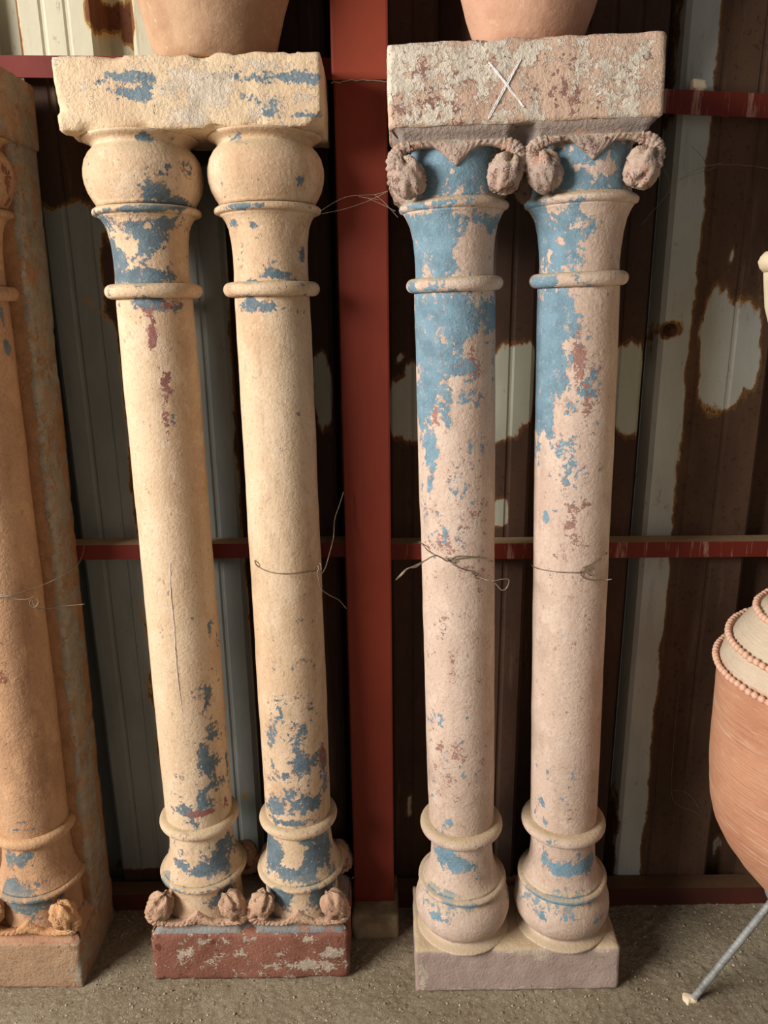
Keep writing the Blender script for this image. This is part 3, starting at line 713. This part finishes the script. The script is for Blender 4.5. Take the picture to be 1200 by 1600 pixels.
pR1 = paint('R', 1,
  [(908, 600, 36, 110, .42), (895, 740, 50, 110, .33), (880, 1420, 80, 36, .40), (870, 1240, 50, 60, .32), (880, 1350, 60, 36, .38), (840, 268, 70, 60, 1), (960, 262, 60, 50, .9), (845, 380, 60, 58, 1), (841, 520, 50, 80, 1), (839, 620, 40, 70, 1), (828, 322, 24, 14, 1), (838, 440, 20, 16, .9),(885, 262, 64, 44, 1), (930, 250, 44, 30, .95), (840, 322, 26, 10, .95), (880, 312, 50, 6, .8), (975, 314, 16, 5, .6),
   (872, 375, 48, 52, 1), (905, 350, 34, 22, .9), (860, 440, 18, 10, .9), (930, 445, 26, 4, .5),
   (862, 500, 36, 60, 1), (858, 580, 36, 60, 1), (855, 640, 26, 40, .95), (858, 680, 14, 22, .8), (885, 520, 26, 60, .85), (842, 690, 8, 18, .8), (905, 612, 12, 16, .5), (892, 640, 18, 16, .6), (875, 690, 10, 16, .6), (852, 808, 9, 13, .85), (866, 800, 6, 5, .7), (857, 742, 6, 5, .7), (842, 722, 4, 10, .7), (866, 862, 3, 3, .7), (950, 460, 16, 6, .6),
   (846, 1252, 10, 10, .8), (852, 1284, 9, 7, .7), (862, 1316, 10, 6, .7), (880, 1360, 30, 12, .95), (912, 1352, 24, 14, .9), (850, 1345, 10, 18, .8), (870, 1400, 60, 5, .85), (845, 1430, 16, 8, .75), (930, 1440, 20, 6, .6), (816, 1390, 8, 20, .6), (905, 1340, 6, 14, .7)],
  [(950, 380, 26, 60, .9), (910, 350, 14, 8, .6), (875, 378, 6, 6, .8), (858, 395, 4, 8, .8), (926, 262, 16, 12, .85), (950, 265, 14, 12, .8), (904, 262, 9, 7, .8), (884, 540, 8, 9, .85), (895, 305, 24, 6, .85), (870, 655, 5, 8, .6)],
  [(905, 575, 20, 50, .56), (925, 600, 24, 70, .46), (900, 850, 40, 200, .30), (915, 790, 12, 6, .7), (850, 1290, 14, 12, .4), (890, 1270, 12, 20, .4), (875, 700, 14, 20, .45)])
blkR1 = (M['mauve_block'], {'pale': ffun('R', [(660, 1520, 6, 40, .8), (810, 1486, 170, 3, .8), (800, 1545, 150, 3, .6), (840, 1495, 60, 8, .45)], .18)}, .010, 'base_block', 13)
blkR2 = (M['flaked_block'], {'rose': ffun('R', [(690, 120, 60, 34, .62), (700, 165, 40, 20, .6), (640, 80, 30, 16, .5), (620, 175, 24, 16, .6), (990, 90, 40, 16, .5), (755, 62, 16, 8, .8)], .30),
                             'pale': ffun('R', [(960, 90, 70, 40, .62), (880, 70, 60, 20, .58), (650, 180, 44, 22, .66), (620, 130, 20, 30, .6), (940, 160, 50, 24, .55), (715, 90, 30, 20, .56), (800, 175, 60, 14, .6), (790, 110, 40, 20, .5), (1010, 130, 30, 50, .5), (705, 150, 14, 12, .7)], .44,
                                             [(840, 120, 40, 10, .4), (780, 150, 20, 30, .3)])}, .008, 'top_block', 14)
matsR = dict(col=M['pink'], scroll=M['scroll_grey'], cavetto=M['cavetto_grey'])
R_root = build_pair('R', 'column_pair', 'pair of peeling blue-painted columns with leaf-scroll capitals and an X-marked block', 'columns', matsR, (pR0, pR1), blkR1, blkR2, .180)
# chalk X on the block front
strokes = [((764, 97), (790, 130), (818, 168)), ((814, 93), (793, 132), (764, 186))]
parts = []
for i, s3 in enumerate(strokes):
    for rep in range(4):
        P3 = []
        jx = random.uniform(-3.2, 3.2)
        base = [px_plane('R', x, y) for x, y in s3]
        L = catmull(base, 14)
        k0 = random.randint(0, 4) if rep else 0; k1 = len(L) - (random.randint(0, 5) if rep else 0)
        for k in range(k0, k1):
            p = L[k]; P3.append(V((p.x + jx * .0009 + .0006 * noise.noise(V((k * .6, rep, i))), -.0004, p.z + .0005 * noise.noise(V((k * .8, rep + 9, i))))))
        parts.append(tube(P3, [.0026 * (.45 + .9 * abs(noise.noise(V((k * .4, rep * 3, i * 5))))) for k in range(len(P3))], 6, .5))
mesh('chalk_mark', *join(parts), M['chalk'], R_root)['label'] = 'white chalk X'

def col_point(key, ci, px, py, lift=.0):
    a, z, _, _, _ = col_blob(key, ci, px, py, 1, 1)
    r = prof_r(H - z if POSE[key]['flip'] else z) + lift
    return V(((-S / 2, S / 2)[ci] + r * sin(radians(a)), AXY - r * cos(radians(a)), z))
# scratched chalk line on the outer cream shaft
L = [col_point('L', 0, x, y, .0004) for x, y in ((266, 880), (267, 930), (272, 980), (274, 1020), (278, 1060), (284, 1105), (284, 1112), (276, 1098))]
L = [p + V((.0006 * noise.noise(p * 90), 0, 0)) for p in catmull(L, 8)]
mesh('chalk_line', *tube(L, [.0013 * (.3 + .9 * abs(noise.noise(p * 60))) for p in L], 5, .6), M['chalk'], L_root)['label'] = 'thin white chalk scratch'

# --- orange pilaster at the left edge
pP0 = paint('P', 0, [(0, 1400, 10, 10, .2)])
pP1 = paint('P', 1,
  [(40, 1412, 50, 24, .9), (20, 1400, 30, 20, .9), (25, 1352, 26, 20, .75), (40, 1340, 20, 12, .7), (60, 1385, 40, 5, .6), (12, 545, 8, 18, .7), (5, 500, 5, 30, .7), (30, 1285, 14, 4, .6), (40, 1296, 20, 3, .6), (20, 395, 8, 16, .6), (2, 1330, 6, 30, .7), (115, 1330, 7, 26, .6)],
  [(50, 1375, 26, 8, .7)],
  [(10, 355, 12, 50, .8), (10, 270, 20, 30, .6), (8, 315, 16, 12, .6), (50, 740, 4, 60, .55), (0, 1040, 30, 60, .35)])
matsP = dict(col=M['orange'], scroll=M['scroll_tan'], cavetto=M['orange_block'], slab=M['slab'])
blkP1 = (M['slab'], {'pale': lambda x, y, z: .5, 'orange': lambda x, y, z: .35}, .02, 'top_block', 15)
blkP2 = (M['slab'], {'pale': lambda x, y, z: .45 if x > W2 / 2 - .01 else .25, 'orange': lambda x, y, z: .35}, .012, 'base_block', 16)
build_pair('P', 'pilaster', 'orange-brown plaster pilaster with engaged columns and a slab back at the left edge', 'pilaster', matsP, (pP0, pP1), blkP1, blkP2, .195, slab=True)

# ------------------------------------------------------------------ revolved pots
def turned(name, c, prof, mat, parent=None, seg=72, wob=.002, attrs=None, step=.012):
    prof = dens(prof, step)
    vv = []
    for r, z in prof:
        for k in range(seg):
            a = 2 * pi * k / seg
            d = wob * fbm((cos(a) * r * 1.2 + c[0], sin(a) * r * 1.2 + c[1], z), 11, 3) if r > .01 else 0
            vv.append((c[0] + (r + d) * cos(a), c[1] + (r + d) * sin(a), c[2] + z))
    n = len(prof)
    fs = [(j * seg + k, j * seg + (k + 1) % seg, (j + 1) * seg + (k + 1) % seg, (j + 1) * seg + k) for j in range(n - 1) for k in range(seg)]
    fs += [tuple(range(seg))[::-1], tuple((n - 1) * seg + k for k in range(seg))]
    at_ = {k: [fn(c[2] + prof[i // seg][1]) for i in range(len(vv))] for k, fn in (attrs or {}).items()}
    return mesh(name, vv, fs, mat, parent, attrs=at_)
def jar(name, key, px, mat, rb, r1, z1, label):
    q = px_plane(key, px, 70, .095); wpt = POSE[key]['M'] @ V((q.x, .088, H - .0005))
    root = tag(empty(name, wpt), label, 'jar', 'terracotta jars on the column pairs')
    k = r1
    prof = [(.001, 0), (rb - .008, 0), (rb, .004), (rb + .012, .03), (k, z1), (k * 1.22, z1 + .07), (k * 1.36, z1 + .15), (k * 1.34, z1 + .22), (k * 1.12, z1 + .29), (k * .78, z1 + .33), (k * .62, z1 + .35), (k * .62, z1 + .37),
            (k * .55, z1 + .37), (k * .55, z1 + .34), (k * .7, z1 + .31), (.001, z1 + .30)]
    turned('body', (0, 0, 0), prof, mat, root)
    turned('rim', (0, 0, z1 + .36), [(k * .56, 0), (k * .66, .002), (k * .74, .010), (k * .75, .018), (k * .70, .025), (k * .56, .025)], mat, root, 72, .001, step=.005)
jar('terracotta_jar', 'L', 338, M['terracotta_tan'], .0895, .114, .082, 'tan terracotta jar standing on the chipped cream block')
jar('terracotta_jar', 'R', 824, M['terracotta_pink'], .0765, .097, .052, 'pink terracotta jar standing on the X-marked block')

# ------------------------------------------------------------------ big urn on a rebar stand at the right edge
UX, UY = .811, 1.235
urn = tag(empty('terracotta_urn', (UX, UY, .20)), 'large ribbed terracotta urn with beaded dusty shoulder at the right edge', 'urn')
zb = .20
uprof = [(.001, .20), (.030, .20), (.036, .205), (.060, .24), (.098, .28), (.132, .32), (.160, .36), (.180, .40), (.191, .44), (.197, .50), (.2000, .56), (.202, .62), (.203, .68), (.202, .715), (.196, .742), (.186, .765), (.172, .790), (.152, .818), (.130, .838), (.105, .855), (.085, .868), (.078, .90), (.076, .96), (.082, .985), (.088, .99), (.088, 1.0), (.07, 1.0), (.066, .95), (.06, .9), (.001, .88)]
turned('body', (0, 0, -zb), uprof, M['urn'], urn, 96, .0015, {'dust': lambda z: min(1, max(0, (z + zb - .70) / .05))}, .008)
random.seed(3)
for zr, rr, n in ((.722, .2045, 96), (.770, .1875, 88), (.826, .1465, 72)):
    vs_, fs = [], []
    band = tube([V((rr * cos(2 * pi * k / 64), rr * sin(2 * pi * k / 64), zr - zb - .002)) for k in range(65)], .0045, 6)
    bd = mesh('bead_band', *band, M['bead'], urn)
    proto = None
    for k in range(n):
        a = 2 * pi * k / n
        if not proto:
            vv = []; ff = []
            for j in range(7):
                ph = pi * j / 6
                for q in range(8):
                    b = 2 * pi * q / 8
                    vv.append((.0058 * sin(ph) * cos(b), .0072 * sin(ph) * sin(b), .0066 * cos(ph)))
            for j in range(6):
                for q in range(8): ff.append((j * 8 + q, j * 8 + (q + 1) % 8, (j + 1) * 8 + (q + 1) % 8, (j + 1) * 8 + q))
            o = mesh('bead', vv, ff, M['bead'], bd); proto = o
        else:
            o = proto.copy(); COL.objects.link(o); o.parent = bd
        o.location = ((rr + .0035) * cos(a), (rr + .0035) * sin(a), zr - zb + .001 + random.uniform(-.001, .001))
        o.rotation_euler = (random.uniform(-.3, .3), random.uniform(-.3, .3), a + random.uniform(-.25, .25))
stand = tag(empty('rebar_stand', (UX, UY, 0)), 'three-legged grey rebar stand under the terracotta urn', 'stand')
ringz, ringr = .236, .064
mesh('ring', *tube([V((ringr * cos(2 * pi * k / 48), ringr * sin(2 * pi * k / 48), ringz)) for k in range(49)], .0065, 10), M['rebar'], stand)
ft = on_floor(1084, 1562)
def rebar(a, b, r=.0068):
    n = 110; pts = [a.lerp(b, k / n) for k in range(n + 1)]
    return tube(pts, [r * (1.0 + (.16 if k % 4 == 0 else 0)) for k in range(n + 1)], 10)
la = atan2(ft.y - UY, ft.x - UX); lr = sqrt((ft.y - UY) ** 2 + (ft.x - UX) ** 2)
for k in range(3):
    a = la + 2 * pi * k / 3
    rr = lr if k == 0 else .205
    lg = mesh('leg', *rebar(V((rr * cos(a), rr * sin(a), .006)), V((ringr * .93 * cos(a), ringr * .93 * sin(a), ringz + .004))), M['rebar'], stand)
    if k == 0:
        fo = ft - V((UX, UY, 0)); v_, f_, _ = rough_box(fo.x - .022, fo.x + .006, fo.y - .008, fo.y + .010, -.004, .008, .002, .008, 8, .006)
        mesh('foot', v_, f_, M['cream_clay'], lg, fix=False)
# cream planter standing on the urn mouth, its rim just enters the frame
pl = tag(empty('cream_planter', (UX + .010, UY, 1.0)), 'pale cream planter with flared rim at the right edge above the urn', 'planter')
turned('body', (0, 0, 0), [(.001, 0), (.09, 0), (.097, .006), (.12, .08), (.145, .15), (.168, .22), (.186, .29), (.203, .35), (.211, .405), (.196, .41), (.16, .30), (.12, .12), (.001, .1)], M['cream_clay'], pl)
turned('rim', (0, 0, .405), [(.196, 0), (.212, .001), (.218, .008), (.221, .017), (.218, .025), (.212, .032), (.198, .032)], M['cream_clay'], pl, 72, .003, step=.005)

# ------------------------------------------------------------------ tie wires
def wire(label, strands, r=.00105):
    m = join([tube(catmull(s, 6), r, 6) for s in strands])
    return tag(mesh('tie_wire', *m, M['wire']), label, 'wire', 'wires tying the columns to the rails')
def onc(key, ci, px, py, lift=.0015):
    return POSE[key]['M'] @ col_point(key, ci, px, py, lift)
def rp_(px, py, Y): return at(px, py, Y)
wire('thin tie wire looped round the inner cream column, ends curling beside the red post',
     [[rp_(404, 858, 1.472), onc('L', 1, 399.5, 876), onc('L', 1, 406, 886), onc('L', 1, 425, 894), onc('L', 1, 450, 896), onc('L', 1, 478, 893), onc('L', 1, 494, 890, .004), rp_(500, 880, 1.31), rp_(502, 890, 1.31), rp_(496, 892, 1.305), rp_(498, 905, 1.31), rp_(502, 920, 1.32), rp_(515, 930, 1.34), rp_(530, 938, 1.37), rp_(541, 951, 1.40)],
      [rp_(497, 884, 1.31), rp_(501, 897, 1.31), rp_(508, 888, 1.33), rp_(514, 868, 1.36), rp_(521, 840, 1.38), rp_(523, 812, 1.39), rp_(530, 790, 1.40), rp_(537, 768, 1.41)]])
wire('twisted tie wire on the left blue-painted column with looped ends',
     [[rp_(654, 846, 1.472), onc('R', 0, 661, 850), onc('R', 0, 672, 862), onc('R', 0, 690, 871), onc('R', 0, 705, 874), onc('R', 0, 720, 872), onc('R', 0, 740, 870), onc('R', 0, 758, 872), onc('R', 0, 768, 877), rp_(775, 878, 1.46)],
      [onc('R', 0, 735, 869), onc('R', 0, 712, 869), onc('R', 0, 700, 876, .003), rp_(682, 868, 1.245), rp_(664, 876, 1.24), rp_(650, 886, 1.24), rp_(638, 888, 1.24), rp_(628, 898, 1.24), rp_(619, 906, 1.24), rp_(624, 900, 1.235), rp_(634, 890, 1.235), rp_(648, 884, 1.235), rp_(668, 874, 1.24)],
      [onc('R', 0, 698, 870, .003), onc('R', 0, 706, 878, .003), onc('R', 0, 713, 874, .004), onc('R', 0, 708, 880, .004), onc('R', 0, 724, 889, .003), onc('R', 0, 738, 892, .003), onc('R', 0, 742, 902, .003), onc('R', 0, 750, 903, .003), rp_(768, 908, 1.25), rp_(785, 905, 1.25), rp_(795, 906, 1.25), rp_(792, 918, 1.25), rp_(784, 922, 1.25), rp_(774, 912, 1.25), rp_(760, 906, 1.25), onc('R', 0, 745, 900, .003), onc('R', 0, 736, 894, .004)]])
wire('tie wire with one small loop on the right blue-painted column',
     [[rp_(832, 876, 1.46), onc('R', 1, 832.5, 884), onc('R', 1, 845, 889), onc('R', 1, 870, 893), onc('R', 1, 895, 894), onc('R', 1, 908, 893, .003), onc('R', 1, 920, 886, .004), onc('R', 1, 927, 890, .004), onc('R', 1, 922, 898, .004), onc('R', 1, 916, 892, .004), onc('R', 1, 925, 880), onc('R', 1, 940, 872), onc('R', 1, 947, 864), rp_(951, 852, 1.47)],
      [onc('R', 1, 922, 882, .003), onc('R', 1, 910, 886, .004), onc('R', 1, 906, 894, .004), onc('R', 1, 912, 902, .004), onc('R', 1, 924, 905, .004), onc('R', 1, 940, 905, .006), rp_(956, 905, 1.27)]])
def slabp(px, py, y=.094): return POSE['P']['M'] @ px_plane('P', px, py, y)
wire('long tie wire crossing the orange pilaster',
     [[rp_(131, 850, 1.470), rp_(130, 862, 1.45), rp_(122, 882, 1.40), slabp(106, 895, .085), slabp(72, 912, .06), slabp(45, 922, .035), slabp(20, 930, .012), slabp(0, 932, .010), slabp(-30, 930, .014)],
      [slabp(-12, 930, .010), slabp(10, 930, .010), slabp(25, 936, .012), slabp(45, 936, .016), slabp(54, 932, .02), slabp(60, 940, .022), slabp(54, 949, .02), slabp(47, 944, .018), slabp(50, 936, .018), slabp(56, 949, .022), slabp(75, 951, .05), slabp(100, 947, .075), slabp(132, 944, .08)]])

# ------------------------------------------------------------------ cobwebs
def web(label, strands, r=.0003):
    m = join([tube(catmull([at(*q) for q in s], 5), r, 4) for s in strands])
    tag(mesh('cobweb', *m, M['web']), label, 'cobweb')
web('thin cobweb strung from the cream bulb across the red post',
    [[(500, 330, 1.36), (540, 308, 1.38), (585, 304, 1.38), (606, 298, 1.34)], [(503, 334, 1.36), (540, 326, 1.38), (575, 314, 1.38), (606, 299, 1.34)], [(585, 304, 1.38), (600, 316, 1.36), (622, 340, 1.33)], [(575, 310, 1.38), (598, 320, 1.36), (618, 330, 1.33)], [(560, 307, 1.38), (592, 312, 1.37)]], .00028)
web('cobweb strands over the galvanised edge beside the blue capital',
    [[(1002, 352, 1.42), (1030, 318, 1.48), (1048, 298, 1.50), (1075, 272, 1.50), (1110, 259, 1.50), (1160, 258, 1.50), (1205, 264, 1.50)], [(1080, 228, 1.50), (1098, 246, 1.50), (1104, 258, 1.50), (1130, 254, 1.5)], [(1042, 300, 1.49), (1052, 285, 1.5), (1080, 274, 1.50), (1120, 261, 1.50)], [(1036, 262, 1.40), (1044, 280, 1.47), (1046, 300, 1.50)], [(1020, 330, 1.46), (1046, 299, 1.5), (1050, 276, 1.5)]], .00035)
web('faint cobweb on the rusted sheet beside the urn',
    [[(1063, 1060, 1.512), (1054, 1150, 1.512), (1049, 1235, 1.512), (1060, 1258, 1.512), (1080, 1266, 1.512), (1097, 1274, 1.512)], [(1049, 1235, 1.512), (1075, 1240, 1.512), (1098, 1272, 1.512)]], .0003)
def tuft(px, py, label, s=.012):
    c = on_floor(px, py, .004); parts = []
    for k in range(9):
        a = random.uniform(0, 2 * pi); e = random.uniform(.1, 1.2); l = s * random.uniform(.6, 1.3)
        d = V((cos(a) * cos(e), sin(a) * cos(e), sin(e)))
        parts.append(tube(catmull([c, c + d * l * .5 + V((0, 0, .002)), c + d * l], 4), .00025, 4))
    tag(mesh('dust_tuft', *join(parts), M['web']), label, 'tuft', 'dust tufts on the floor')
tuft(216, 1460, 'wispy dust tuft on the floor left of the red-brown base block')
tuft(590, 1500, 'wispy dust tuft on the floor in front of the concrete footing', .016)
